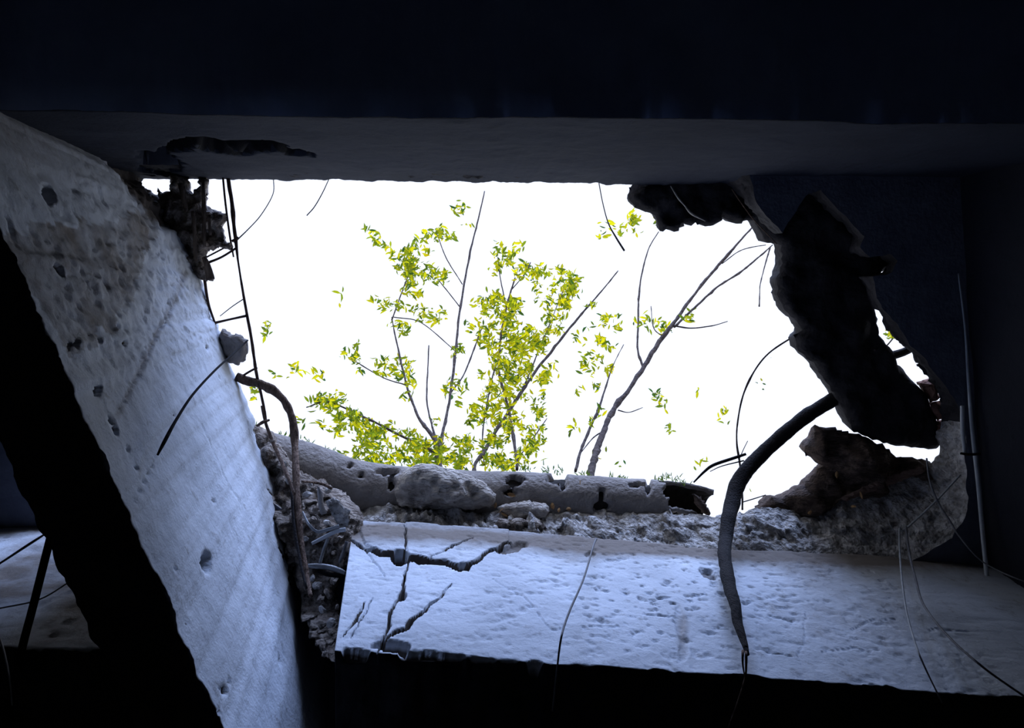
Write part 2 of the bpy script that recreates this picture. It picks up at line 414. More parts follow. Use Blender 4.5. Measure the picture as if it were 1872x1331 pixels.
# ---- beams: a cross-section swept along the beam, with worked surfaces
def beam(name, lf, uf, lb, ub, nf, nb, mat, feat=None, base=.0028, seedv=0, edge=.006, spall=None):
    """lf/uf lower and upper front rows (k,3); lb/ub back rows"""
    K = len(lf); rows = []; kind = []
    for j in range(nb): s = j/nb; rows.append(lb*(1-s)+lf*s); kind.append(0)
    for j in range(nf): s = j/(nf-1); rows.append(lf*(1-s)+uf*s); kind.append(1 if j else 2)
    rows.append(ub); kind.append(3)
    Gd = np.array(rows); kind = np.array(kind)
    tv = np.gradient(lf, axis=0); upv = uf-lf
    nrm = np.cross(tv, upv); nrm /= np.linalg.norm(nrm, axis=1)[:, None]
    cen = (lb+ub)/2-(lf+uf)/2
    nrm *= -np.sign((nrm*cen).sum(1))[:, None]
    px, py = proj(Gd)
    face = ((kind == 1) | (kind == 2))[:, None]
    d = fbm(Gd, 5, 2, seedv)*base*1.6+fbm(Gd, 26, 5, seedv+3, .6)*base*.35
    dirt_shade = np.zeros(px.shape); bare = np.zeros(px.shape)
    if feat: dd, dirt_shade, bare = feat(px, py, Gd); d = d+dd
    disp = nrm[None]*(d*face)[..., None]
    disp[..., 2] += (~face)*(fbm(Gd, 20, 4, seedv+8)*.006)
    Gd = Gd+disp
    # uneven lower arris
    j = nb; e = (fbm(Gd[j], 26, 4, seedv+11)*edge)
    e = np.where(e < 0, e*1.2, e*.5)
    Gd[j, :, 2] -= e; Gd[j+1, :, 2] -= e*.5
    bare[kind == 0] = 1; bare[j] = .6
    m = Gd.shape[0]; Fc = []
    for a in range(m-1):
        for k in range(K-1): i = a*K+k; Fc.append((i, i+1, i+1+K, i+K))
    for k in range(K-1): Fc.append(((m-1)*K+k, (m-1)*K+k+1, k+1, k))
    Fc.append(tuple(a*K for a in range(m))); Fc.append(tuple(a*K+K-1 for a in range(m))[::-1])
    V = Gd.reshape(-1, 3)
    o = mesh(name, V, Fc, mat, attrs={'dirt_shade': dirt_shade.ravel(), 'bare': bare.ravel()})
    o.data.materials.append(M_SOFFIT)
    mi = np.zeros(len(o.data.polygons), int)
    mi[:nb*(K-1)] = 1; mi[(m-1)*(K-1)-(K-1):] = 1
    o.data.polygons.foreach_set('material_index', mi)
    return tag(o, kind='structure')
def crack(px, py, P, pl, wpx, depth, seed=0, taper=True, wob=3.5):
    x = px+fbm(P, 24, 3, seed)*wob; y = py+fbm(P, 24, 3, seed+7)*wob
    d, T = seg_dist(x, y, pl)
    ww = wpx*((1-.75*np.abs(2*T-1)**2) if taper else 1)*(1+.35*fbm(P, 40, 2, seed+3))
    ww = ww*.62
    return -depth*np.clip(1.3-d/np.maximum(ww, .8), 0, 1), np.clip((1.5-d/np.maximum(ww, .8))*3, 0, 1)
def pit(px, py, P, cx, cy, rx, ry, depth, rot=0, seed=0):
    x, y = px-cx, py-cy; c_, s_ = math.cos(rot), math.sin(rot)
    a, b = (x*c_+y*s_)/rx, (-x*s_+y*c_)/ry
    d = np.hypot(a, b)+.35*fbm(P, 38, 3, seed)
    v = np.clip((1.08-d)/.3, 0, 1); return -depth*v, v

# cross beam across the foot of the frame
LFp = [(600, 1187), (628, 1190), (760, 1196), (1000, 1212), (1400, 1240), (1872, 1274), (2300, 1304), (3600, 1395)]
A = np.array(LFp, float); xs = np.concatenate([np.linspace(612, 1900, 640), np.linspace(1910, 3600, 60)]); ys = np.interp(xs, A[:, 0], A[:, 1])
lf = Wp(xs, ys, HB); uf = lf.copy(); uf[:, 2] = CZ+HS; uf[:, 0] -= .032*np.clip(1-(xs-612)/150, 0, 1)
qx, _ = proj(uf); qy = np.interp(qx, [640, 680, 800, 1000, 1150, 1300, 1500, 1650, 1800, 2400], [952, 956, 964, 978, 992, 1006, 1016, 1023, 1031, 1062])
uf[:, 1] = Wp(qx, qy, HS)[:, 1]; uf[:, 2] += .02
lb = lf+np.array([0, .42, 0]); ub = uf+np.array([0, .42, 0])
def feat_cross(px, py, P):
    d = np.zeros(px.shape); bare = d*0; dirt_shade = d*0
    CR = [([(640, 985), (668, 1000), (690, 1008), (722, 1016), (745, 1020), (775, 1026), (812, 1030), (845, 1040), (870, 1028), (895, 1008), (935, 992)], 5.5, .035),
          ([(738, 965), (741, 990), (742, 1010)], 2.5, .02),
          ([(745, 1022), (742, 1045), (736, 1062), (735, 1085), (722, 1098), (714, 1120), (712, 1140), (702, 1160), (694, 1182)], 4.5, .032),
          ([(825, 1064), (805, 1090), (780, 1112), (752, 1130), (742, 1145), (715, 1158), (698, 1172), (690, 1192)], 4.2, .032),
          ([(780, 1024), (812, 1010), (835, 998), (862, 984)], 2.2, .015), ([(668, 1005), (690, 1030), (705, 1050)], 1.6, .008),
          ([(666, 1100), (650, 1130), (628, 1160)], 3.0, .02), ([(640, 1165), (660, 1130), (680, 1090)], 2.0, .010),
          ([(1560, 1150), (1590, 1138), (1640, 1132)], 1.6, .006), ([(1400, 1128), (1450, 1138)], 1.8, .008), ([(1400, 1190), (1450, 1200)], 2.0, .009),
          ([(1500, 1195), (1560, 1182), (1600, 1188)], 1.6, .006), ([(1700, 1155), (1770, 1150)], 1.6, .006),
          ([(900, 1060), (960, 1095), (975, 1110)], 1.5, .004), ([(985, 1120), (1010, 1150), (1040, 1146)], 1.6, .005), ([(1060, 1148), (1130, 1146)], 1.6, .006),
          ([(1460, 1200), (1475, 1160), (1470, 1120)], 1.4, .004)]
    for i, (pl, wd, dp) in enumerate(CR):
        a, b = crack(px, py, P, pl, wd, dp, 50+i); d = np.minimum(d, a); bare = np.maximum(bare, b*min(1, dp/.02))
    PT = [(732, 1018, 15, 11, .05, 0), (735, 1090, 11, 7, .03, -.5), (845, 1038, 12, 6, .03, 0), (1298, 1050, 17, 9, .012, .5), (978, 1218, 22, 10, .03, 0),
          (722, 1180, 32, 9, .03, .1), (650, 1190, 22, 8, .02, .1), (790, 1198, 60, 6, .015, .08), (900, 1208, 60, 4, .012, .06), (1242, 1140, 8, 26, .004, -.1), (1250, 1190, 12, 20, .004, 0),
          (940, 1000, 28, 8, .012, -.3), (1080, 1010, 10, 5, .008, 0)]
    for i, (cx, cy, rx, ry, dp, ro) in enumerate(PT):
        a, b = pit(px, py, P, cx, cy, rx, ry, dp, ro, 80+i); d = np.minimum(d, a); bare = np.maximum(bare, b*min(1, dp/.02)*.9)
    # trowel flakes
    fl = fbm(P*np.array([1, 1, 1.9]), 42, 4, 91); z = np.exp(-(((px-1220)/170)**2+((py-1100)/70)**2))
    d = d-np.clip(fl-.28, 0, 1)*.012*(.35+1.0*z)
    # lifted shard at the upper corner
    sh = inside(px, py, [(655, 960), (740, 960), (742, 1012), (700, 1012), (668, 995)]); d = d+.006*sh
    sh = inside(px, py, [(742, 955), (930, 955), (930, 990), (850, 1036), (745, 1016)]); d = d+.004*sh
    dirt_shade = np.exp(-((py-975-(px-700)*.045)/24)**2)*.75+.25*np.exp(-((px-1560)/160)**2)  # slab overhang's shade painted along the top; darker band below the log
    dirt_shade = dirt_shade+.25*np.clip(fbm(P, 6, 3, 93), 0, 1)+.5*np.exp(-(((px-1248)/14)**2+((py-1160)/50)**2))
    return d, dirt_shade, bare
FACES['cross'] = (lf[:, 0].copy(), np.minimum(lf[:, 1], uf[:, 1])-.006)
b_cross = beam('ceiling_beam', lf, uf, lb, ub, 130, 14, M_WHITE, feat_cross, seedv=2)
xs2 = np.linspace(-1400, 335, 260); ys2 = np.full_like(xs2, 1188.); lf = Wp(xs2, ys2, HB); uf = lf.copy(); uf[:, 2] = CZ+HS+.02
lb = lf+np.array([0, .42, 0]); ub = uf+np.array([0, .42, 0])
def feat_bay(px, py, P):
    d = -np.clip(fbm(P, 40, 4, 31)-.35, 0, 1)*.01
    return d, .45+.3*fbm(P, 9, 3, 32)+np.zeros(px.shape), np.zeros(px.shape)
beam('ceiling_beam', lf, uf, lb, ub, 50, 10, M_WHITE, feat_bay, seedv=12)

# diagonal beam
U = resample(np.array(LEFT_TOP, float), 14)
U = U+np.stack([fbm(np.stack([U[:, 0], U[:, 1], U[:, 0]*0], -1), .06, 3, 7), U[:, 0]*0], -1)*3.0
uf = Wp(U[:, 0], U[:, 1], HT)
ly = ZEN[1]+(U[:, 1]-ZEN[1])*HT/HL; ly = np.linspace(ly[0], ly[-1], len(ly))*.35+ly*.65
lxp = .45*(ly-420)
jj = fbm(np.stack([lxp, ly, ly*0], -1), .03, 4, 17)
lf = Wp(lxp+jj*5, ly, HL)
bx = .48*(ly-815)+fbm(np.stack([lxp, ly, ly*0], -1), .03, 4, 27)*7
lb = Wp(bx, ly, HL); ub = lb.copy(); ub[:, 2] = ZT+.004
bk = (lb-lf); ub[:, :2] = uf[:, :2]+bk[:, :2]; 
def feat_diag(px, py, P):
    d = np.zeros(px.shape); bare = d*0
    PT = [(88, 358, 14, 20, .05, 0), (375, 1028, 12, 24, .04, 0), (180, 712, 8, 13, .02, .6), (128, 632, 5, 12, .018, .2), (140, 628, 5, 14, .018, 0), (184, 620, 4, 9, .012, 0), (108, 492, 5, 16, .016, -.5),
          (205, 768, 4, 9, .015, -.5), (214, 786, 5, 7, .015, 0), (226, 628, 4, 6, .012, .4), (212, 600, 3, 6, .01, 0), (236, 822, 2.5, 6, .012, 0), (530, 1005, 13, 24, .016, 0), (548, 1060, 5, 16, .008, 0),
          (378, 636, 3, 4, .01, 0), (400, 690, 3, 3, .01, 0), (252, 856, 3, 4, .01, 0), (392, 915, 3, 3, .01, 0), (385, 1290, 7, 6, .02, 0), (410, 1262, 8, 5, .012, .5), (515, 1215, 3, 10, .012, .3)]
    for i, (cx, cy, rx, ry, dp, ro) in enumerate(PT):
        a, b = pit(px, py, P, cx, cy, rx*.8, ry*.85, dp, ro, 130+i); d = np.minimum(d, a); bare = np.maximum(bare, b*.9)
    CR = [([(335, 520), (300, 590), (262, 660), (240, 710), (215, 750)], 3.6, .006), ([(318, 520), (290, 600), (250, 670)], 1.6, .004), ([(8, 390), (35, 460)], 3, .006),
          ([(486, 890), (505, 925), (512, 955)], 2.6, .014), ([(510, 1000), (518, 1030)], 2.6, .014), ([(530, 1035), (532, 1070)], 3, .02), ([(400, 1300), (412, 1258), (425, 1240)], 2, .008),
          ([(285, 835), (265, 880), (240, 930)], 2.2, .006), ([(360, 770), (440, 930)], 1.6, .003), ([(500, 1230), (515, 1195)], 2, .008)]
    for i, (pl, wd, dp) in enumerate(CR):
        a, b = crack(px, py, P, pl, wd, dp, 160+i); d = np.minimum(d, a); bare = np.maximum(bare, b*min(1, dp/.015))
    sp = vnoise(P*75, 71); sp2 = vnoise(P*23, 72)
    d = d-np.clip(sp-.88, 0, 1)*.07*(sp2 > .0); bare = np.maximum(bare, np.clip((sp-.88)*12, 0, .8)*(sp2 > .0))
    z = np.exp(-(((px-230)/190)**2+((py-480)/190)**2))
    d = d+np.abs(fbm(P*np.array([1, 1, .6]), 30, 5, 73, .6))*.007*z-np.clip(fbm(P, 60, 3, 74)-.3, 0, 1)*.014*z
    # broken top corner of the beam
    t1 = np.clip(1-seg_dist(px, py, [(225, 270), (275, 340), (300, 380)])[0]/48, 0, 1)
    d = d-t1*.05*(.6+.6*fbm(P, 24, 4, 75)); bare = np.maximum(bare, np.clip(t1*1.3, 0, .8))
    # crumbled arris beside the opening
    t2 = np.clip(1-seg_dist(px, py, [(470, 790), (520, 905), (545, 970), (560, 1050), (600, 1140)])[0]/22, 0, 1)
    d = d-t2*.006*(.5+.9*fbm(P, 30, 4, 76)); bare = np.maximum(bare, np.clip(t2*(.6+fbm(P, 24, 3, 77)), 0, .9))
    a, b = np.clip(1-np.hypot((px-250)/260, (py-470)/190)+.5*fbm(P, 8, 4, 78), 0, 1), 0
    edge = (px-250)*.5+(py-600)*.87
    dirt_shade = np.where(inside(px+18*fbm(P, 16, 3, 79), py+18*fbm(P, 16, 3, 80), [(-200, 380), (60, 420), (300, 380), (260, 480), (245, 540), (215, 590), (180, 640), (120, 650), (80, 560), (-200, 300)]), .50+.15*fbm(P, 14, 3, 81), .12)
    dirt_shade = dirt_shade+.40*np.clip((400-py)/160, 0, 1)  # shade beside the head beam painted over the upper end
    d0, _ = seg_dist(px, py, [(340, 500), (215, 760)]); dirt_shade = dirt_shade+.35*np.exp(-(d0/7)**2)
    return d, dirt_shade, bare
q_ = np.argsort(lf[:, 1]); Yg = lf[q_, 1]; q2 = np.argsort(uf[:, 1])
FACES['diag'] = (np.maximum(lf[q_, 0], np.interp(Yg, uf[q2, 1], uf[q2, 0]))+.006, Yg)
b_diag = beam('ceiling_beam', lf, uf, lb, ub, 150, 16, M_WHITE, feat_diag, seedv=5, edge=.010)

# cross beam at the head of the frame
xs = np.concatenate([np.linspace(-1500, 200, 30), np.linspace(205, 1500, 420), np.linspace(1510, 3600, 50)])
uyp = 329+(xs-420)*.009; up_ = Wp(xs, uyp, HT)
up_[:, 1] += fbm(up_, 30, 4, 61)*.003+fbm(up_, 9, 2, 62)*.002
uf = up_.copy(); lf = up_.copy(); lf[:, 2] = CZ+HB
tgt = Wp(xs, 212+0*xs, HB); lf[:, 1] = tgt[:, 1]
lb = lf-np.array([0, .55, 0]); ub = uf-np.array([0, .55, 0])
def feat_head(px, py, P):
    d = np.zeros(px.shape)
    pl = [(262, 285), (310, 272), (360, 258), (400, 266), (450, 268), (500, 268), (540, 278), (575, 282)]
    a, b = crack(px, py, P, pl, 15, .06, 210, True, 5); d = np.minimum(d, a)
    a2, b2 = pit(px, py, P, 290, 300, 36, 26, .07, .2, 215); d = np.minimum(d, a2); bare = np.maximum(b, b2)
    return d, .25*np.clip(fbm(P, 7, 3, 64), 0, 1), bare
hb_ = beam('ceiling_beam', lf, uf, lb, ub, 70, 12, M_DIM, feat_head, seedv=9, edge=.004); hb_.data.materials[1] = M_SOFFIT_VEIL

# beam closing the bay beyond the hanging slab
ys = np.linspace(250, 1060, 200); xs = 1755+(ys-340)*.069
uf = Wp(xs, ys, HS); uf[:, 2] += .02; lf = uf.copy(); lf[:, 2] = CZ+HB; lb = lf+np.array([.4, 0, 0]); ub = uf+np.array([.4, 0, 0])
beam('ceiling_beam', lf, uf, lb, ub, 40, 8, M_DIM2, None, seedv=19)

# ------------------------------------------------------------------ loose slabs and lumps
chunk('broken_slab', [(1378, 404), (1402, 442), (1428, 450), (1430, 482), (1420, 512), (1423, 545), (1440, 572), (1466, 602), (1451, 612), (1460, 640), (1488, 664),
      (1520, 712), (1534, 735), (1562, 790), (1622, 812), (1712, 822), (1720, 796), (1690, 722), (1640, 664), (1606, 606), (1596, 560), (1606, 500), (1640, 470), (1600, 400), (1500, 330), (1340, 320)],
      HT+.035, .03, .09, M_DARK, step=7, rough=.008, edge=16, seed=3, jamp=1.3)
tag(bpy.context.scene.objects['broken_slab'], 'large dark broken roof slab slanting down beside the opening, its tip over the gap', 'slab')
o = chunk('slab_remnant', [(1154, 326), (1150, 362), (1166, 382), (1190, 390), (1201, 402), (1206, 419), (1238, 421), (1252, 409), (1270, 406), (1288, 414), (1302, 412), (1322, 400), (1340, 408),
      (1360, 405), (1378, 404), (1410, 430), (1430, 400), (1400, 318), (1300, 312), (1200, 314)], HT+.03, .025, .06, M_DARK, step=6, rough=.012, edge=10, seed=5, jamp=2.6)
tag(o, 'dark crumbling slab remnant jutting from the head beam into the bright opening', 'slab')
o = chunk('boulder', [(722, 905), (724, 882), (738, 862), (765, 849), (800, 852), (850, 866), (888, 884), (906, 905), (905, 922), (880, 930), (830, 934), (770, 932), (728, 926)],
      HT-.015, .045, .10, M_STONE, step=5, rough=.016, rs=26, edge=40, seed=8, jamp=1.2)
tag(o, 'large pale boulder wedged against the grey mortar parapet', 'stone')
o = chunk('flat_stone', [(908, 928), (930, 920), (965, 916), (998, 920), (1006, 934), (1000, 944), (975, 950), (945, 946), (920, 940)], HT-.03, .03, .03, M_STONE, step=4, rough=.008, rs=30, edge=12, seed=9, jamp=1)
tag(o, 'flat pale stone flake lying on the rough slab edge', 'stone')
o = chunk('flat_stone', [(912, 948), (950, 950), (990, 952), (1000, 966), (960, 984), (915, 982), (898, 966)], HT-.10, .03, .03, M_RUBBLE, step=5, rough=.012, rs=30, edge=14, seed=19, jamp=1.5)
tag(o, 'dark grey lump under the flat pale stone flake', 'stone')
o = chunk('mortar_lump', [(402, 606), (412, 602), (424, 612), (436, 610), (452, 622), (454, 640), (448, 660), (434, 668), (420, 664), (410, 650), (404, 630)], HT-.02, .03, .03, M_PARA, step=4, rough=.01, edge=12, seed=11, jamp=1.2)
tag(o, 'dark mortar lump stuck to the rebar beside the diagonal beam', 'lump')
o = chunk('rotten_log', [(1385, 932), (1400, 914), (1436, 905), (1460, 894), (1488, 868), (1502, 852), (1484, 838), (1470, 830), (1472, 816), (1486, 806), (1492, 778), (1520, 782), (1556, 790), (1590, 802), (1625, 822), (1640, 836),
      (1692, 842), (1720, 856), (1700, 880), (1610, 925), (1520, 955), (1450, 945)], HT+.03, .05, .10, M_ROT, step=6, rough=.02, rs=14, edge=45, seed=13, jamp=2.2)
tag(o, 'dark rotten log with a jagged splintered end beneath the hanging slab', 'log')
o = chunk('board', [(1534, 912), (1600, 880), (1660, 860), (1692, 852), (1690, 864), (1610, 894), (1548, 916)], HT-.035, .008, .008, M_PLANK, step=5, rough=.002, edge=4, seed=14, jamp=.8, smooth=False)
tag(o, 'thin reddish board lying over the rough slab edge under the log', 'board')
for i, pl in enumerate([[(1682, 700), (1700, 692), (1714, 712), (1716, 730), (1700, 736)], [(1700, 738), (1720, 732), (1730, 758), (1714, 770)], [(1708, 772), (1726, 768), (1728, 800), (1716, 806)]]):
    o = chunk('brick_fragment', pl, HT+.01, .02, .03, M_BRICK, step=5, rough=.005, edge=5, seed=20+i, jamp=.8, smooth=False)
    tag(o, ['uppermost red brick fragment beside the hanging slab', 'middle red brick fragment beside the hanging slab', 'lowest red brick fragment beside the hanging slab'][i], 'brick', 'brick fragments beside the hanging slab')
tube('wooden_bar', [(1625, 652, HT+.06, 17), (1660, 640, HT+.05, 15), (1702, 612, HT+.02, 14)], M_ROOT, seg=6, n=4)
tag(bpy.data.objects['wooden_bar'], 'dark stick bridging the small bright gap by the hanging slab', 'stick')
o = chunk('mortar_lump', [(1676, 668), (1696, 656), (1716, 668), (1722, 690), (1706, 696), (1690, 684)], HT-.02, .02, .03, M_DARK, step=5, rough=.008, edge=8, seed=29)
tag(o, 'black lump on the slab edge below the small bright gaps', 'lump')

# parapet: rounded mortar curb, its end hollow and open below
rows = np.array([(380, 838, 62), (470, 850, 62), (560, 872, 62), (640, 898, 58), (740, 908, 54), (860, 912, 52), (1000, 916, 52), (1120, 924, 52), (1200, 928, 52), (1250, 934, 54), (1300, 944, 52)], float)
A = resample(rows, 26); hp = HT+.075
Pp = Wp(A[:, 0], A[:, 1], hp); rr = A[:, 2]*hp/F
seg = 76; ang = np.linspace(0, 2*np.pi, seg, endpoint=False)
T = np.gradient(Pp, axis=0); T /= np.linalg.norm(T, axis=1)[:, None]; S = np.cross(T, [0, 0, 1.]); S /= np.linalg.norm(S, axis=1)[:, None]
cut = 1205
def ring_set(scale):
    return Pp[:, None]+(rr[:, None, None]*scale)*(np.cos(ang)[None, :, None]*S[:, None]+np.sin(ang)[None, :, None]*np.array([0, 0, 1.]))
Go = ring_set(1.0); Gi = ring_set(.80)
nrm = (Go-Pp[:, None]); nrm /= np.linalg.norm(nrm, axis=-1)[..., None]
dd = fbm(Go, 5, 2, 41)*.004+fbm(Go, 45, 4, 42)*.0016
ppx, ppy = proj(Go)
bareP = np.zeros(ppx.shape)
for i, (cx, cy, rx, ry, dp) in enumerate([(704, 862, 22, 5, .03), (714, 884, 6, 13, .03), (660, 868, 6, 4, .02), (942, 878, 14, 9, .04), (932, 898, 12, 10, .035), (1018, 872, 18, 8, .04), (1030, 884, 8, 12, .03), (1100, 925, 14, 10, .035), (1100, 906, 6, 14, .03),
          (1160, 886, 14, 4, .015), (640, 850, 5, 4, .015), (1185, 890, 6, 16, .02)]):
    a, b = pit(ppx, ppy, Go, cx, cy, rx, ry, dp, 0, 230+i); dd = np.minimum(dd, dd+a); bareP = np.maximum(bareP, b)
Go = Go+nrm*dd[..., None]
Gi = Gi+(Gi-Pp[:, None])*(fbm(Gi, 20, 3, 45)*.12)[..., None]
nP = len(Pp); V = np.vstack([Go.reshape(-1, 3), Gi.reshape(-1, 3)]); off = nP*seg; Fo, Fi = [], []
jn = fbm(Go, 30, 2, 47)
keep = np.ones((nP, seg), bool)
for i in range(nP):
    for k in range(seg):
        if math.sin(ang[k]) < .28 and A[i, 0] > cut+jn[i, k]*9-6*math.sin(ang[k]): keep[i, k] = False
for i in range(nP-1):
    for k in range(seg):
        k2 = (k+1) % seg; a, b, c_, d_ = i*seg+k, i*seg+k2, (i+1)*seg+k2, (i+1)*seg+k
        if keep[i, k] and keep[i, k2] and keep[i+1, k] and keep[i+1, k2]:
            Fo.append((a, b, c_, d_)); Fi.append((a+off, d_+off, c_+off, b+off))
# rims
ed = {}
for f in Fo:
    for a, b in zip(f, f[1:]+f[:1]): ed[(a, b)] = 1
Fr = [(b, a, a+off, b+off) for (a, b) in ed if (b, a) not in ed]
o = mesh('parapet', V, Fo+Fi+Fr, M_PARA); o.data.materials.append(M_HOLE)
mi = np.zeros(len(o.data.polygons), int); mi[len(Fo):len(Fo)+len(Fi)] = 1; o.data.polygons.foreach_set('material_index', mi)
tag(o, 'rounded grey mortar parapet with a hollow broken end along the roof edge', 'parapet')
par = o
o2 = chunk('broken_rim', [(1190, 925), (1230, 926), (1265, 934), (1290, 942), (1268, 944), (1225, 938)], HT+.01, .008, .008, M_PARA, par, step=4, rough=.004, edge=4, seed=31)
o2 = chunk('broken_rim', [(1265, 902), (1282, 908), (1300, 940), (1288, 944), (1276, 930)], HT+.03, .012, .008, M_ROT, par, step=4, rough=.004, edge=4, seed=32)
# moss and grass on it
def blades(name, spots, h, mat, lab, cat, n=14, L=.02):
    V, Fc = [], []
    for (x, y) in spots:
        for k in range(n):
            p = Wp(x+rng.normal(0, 7), y+rng.normal(0, 4), h+rng.uniform(-.02, .03)); a = rng.uniform(0, 6.28); l = L*rng.uniform(.5, 1.2)
            dv = np.array([math.cos(a)*.6, -abs(math.sin(a))*.9-.2, .5]); dv /= np.linalg.norm(dv); w_ = np.cross(dv, [0, 0, 1.]); w_ /= np.linalg.norm(w_)
            i = len(V); V += [p-w_*.0016, p+w_*.0016, p+dv*l*.6+w_*.0012, p+dv*l+[0, 0, -.004], p+dv*l*.6-w_*.0012]; Fc.append((i, i+1, i+2, i+3, i+4))
    o = mesh(name, V, Fc, mat, origin=V[0]); return tag(o, lab, cat, None, 'stuff')
blades('grass', [(1200, 880), (1216, 876), (1232, 878), (1250, 888), (1128, 876), (1068, 872), (1140, 880)], HT+.11, M_LEAF2, 'short grass tufts growing on the hollow parapet end', 'grass')
blades('moss', [(470, 785), (520, 800), (560, 812), (600, 828), (640, 846), (680, 853), (720, 856), (920, 858), (960, 860), (1000, 862), (1020, 864)], HT+.11, M_LEAF2, 'green moss along the parapet crest below the leafy tree', 'moss', 12, .018)

# ------------------------------------------------------------------ masonry remnant, laths and rebar in the upper corner
o = chunk('masonry_remnant', [(288, 346), (300, 352), (312, 346), (312, 318), (344, 318), (346, 346), (354, 354), (362, 346), (362, 318), (378, 318), (377, 376), (392, 384), (414, 392), (414, 404),
      (406, 410), (409, 440), (424, 444), (428, 459), (402, 454), (378, 460), (374, 480), (390, 512), (372, 514), (352, 500), (330, 450), (300, 400)], HT-.03, .03, .04, M_RUBBLE, step=4, rough=.02, rs=30, edge=9, seed=17, jamp=1.6)
tag(o, 'crumbling brown masonry remnant hanging between the head beam and the diagonal beam', 'masonry')
for i, (r, l) in enumerate([([(371, 330, HT-.08, 8), (372, 400, HT-.08, 8), (374, 452, HT-.08, 7)], 'thin upright lath nearest the bright gap under the head beam'),
                            ([(354, 385, HT-.09, 8), (356, 430, HT-.09, 8), (358, 478, HT-.09, 7)], 'weathered lath closest to the diagonal beam'),
                            ([(384, 392, HT-.09, 7), (385, 430, HT-.09, 6)], 'shortest lath splinter in the masonry remnant'),
                            ([(330, 335, HT-.09, 14), (336, 362, HT-.09, 12), (342, 388, HT-.09, 8)], 'broad split lath at the head beam corner'),
                            ([(372, 470, HT-.08, 8), (380, 490, HT-.08, 12), (386, 512, HT-.08, 14)], 'flared lath stub at the foot of the masonry remnant')]):
    o = tube('lath', r, M_LATH, seg=5, rough=.25, seed=i, n=6, flat=.45); tag(o, l, 'lath', 'laths in the masonry remnant')
cage = empty('rebar_cage', Wp(415., 330., HT-.02), 'rusty rebar cage of thin bars hanging beside the diagonal beam', 'rebar')
tube('bar', [(417, 318, HT-.02, 8), (424, 380, HT-.02, 8), (431, 440, HT-.02, 7), (436, 480, HT-.02, 4), (449, 560, HT-.02, 5), (460, 625, HT-.02, 6), (470, 690, HT-.02, 6), (482, 745, HT-.02, 5), (486, 776, HT-.02, 5)], M_RUST, cage, seg=6, rough=.15, n=8)
tube('bar', [(407, 318, HT-.03, 4), (412, 370, HT-.03, 4), (420, 430, HT-.03, 4), (427, 470, HT-.03, 3)], M_RUST, cage, seg=6, n=6)
tube('bar', [(369, 450, HT-.02, 7), (374, 510, HT-.02, 6), (381, 555, HT-.02, 5), (392, 588, HT-.02, 4), (398, 610, HT-.02, 4)], M_RUST, cage, seg=6, n=6)
for r in ([(372, 473, HT-.02, 3), (412, 452, HT-.02, 3)], [(378, 481, HT-.02, 5), (405, 470, HT-.02, 4), (434, 452, HT-.02, 4)], [(394, 590, HT-.02, 5), (420, 584, HT-.02, 4), (452, 577, HT-.02, 5)],
          [(436, 692, HT-.02, 4), (455, 680, HT-.02, 4), (470, 672, HT-.02, 4)], [(424, 441, HT-.02, 5), (436, 434, HT-.02, 4)]):
    tube('stirrup', r, M_RUST, cage, seg=5, n=4)

# ------------------------------------------------------------------ roots, wires, cables
def item(name, rows, mat, label, cat, seg=7, rough=0., n=8, group=None, **k):
    return tag(tube(name, rows, mat, None, seg, rough, abs(hash(len(bpy.data.objects))) % 97, n, **k), label, cat, group)
def line(name, rows, mat, label, cat, **k): return item(name, rows, mat, label, cat, 5, 0., 6, **k)
root = empty('hanging_root', Wp(1530., 722., HT+.05), 'thick black root hanging from the roof across the white cross beam', 'root')
P, r = px_path([(1580, 700, HT+.10, 30), (1530, 728, HT+.08, 28), (1495, 748, HT+.07, 27), (1450, 778, HT+.06, 27), (1402, 822, HT+.05, 28), (1360, 868, HT+.01, 30), (1338, 918, HT-.06, 30), (1328, 960, HT-.16, 28), (1325, 1010, HT-.27, 26), (1332, 1068, HT-.42, 25),
     (1343, 1120, HT-.54, 22), (1354, 1165, HT-.64, 15), (1362, 1198, HT-.72, 8)], 12, True)
nzr = fbm(P, 9, 2, 300); P = P+np.stack([nzr, fbm(P, 9, 2, 301), nzr*0], -1)*.006
r = r*(1+.05*fbm(P, 26, 3, 302))
V, Fc = tube_geo(P, r, 18, .05, 303); mesh('root_stem', V, Fc, M_ROOT, root)
tube('root_tip', [(1364, 1192, HT-.70, 6), (1364, 1215, HT-.75, 5), (1362, 1240, HT-.79, 4), (1348, 1285, HT-.84, 3), (1330, 1335, HT-.90, 3)], M_BROWN, root, seg=6, fix=True)
tube('root_tip', [(1358, 1190, HT-.70, 6), (1358, 1215, HT-.75, 4), (1362, 1240, HT-.79, 2.4)], M_BROWN, root, seg=6, fix=True)
tube('rootlet', [(1364, 830, HT+.01, 5), (1340, 838, HT+.02, 6), (1305, 850, HT+.03, 6), (1288, 862, HT+.03, 5), (1268, 882, HT+.03, 3)], M_ROOT, root, seg=6)
tube('rootlet', [(1360, 842, HT+.01, 3), (1320, 852, HT+.02, 2.2), (1298, 862, HT+.02, 1.5)], M_ROOT, root, seg=5)
tube('rootlet', [(1532, 735, HT+.07, 7), (1500, 752, HT+.06, 7), (1450, 786, HT+.05, 6), (1420, 808, HT+.04, 4)], M_BROWN, root, seg=6)

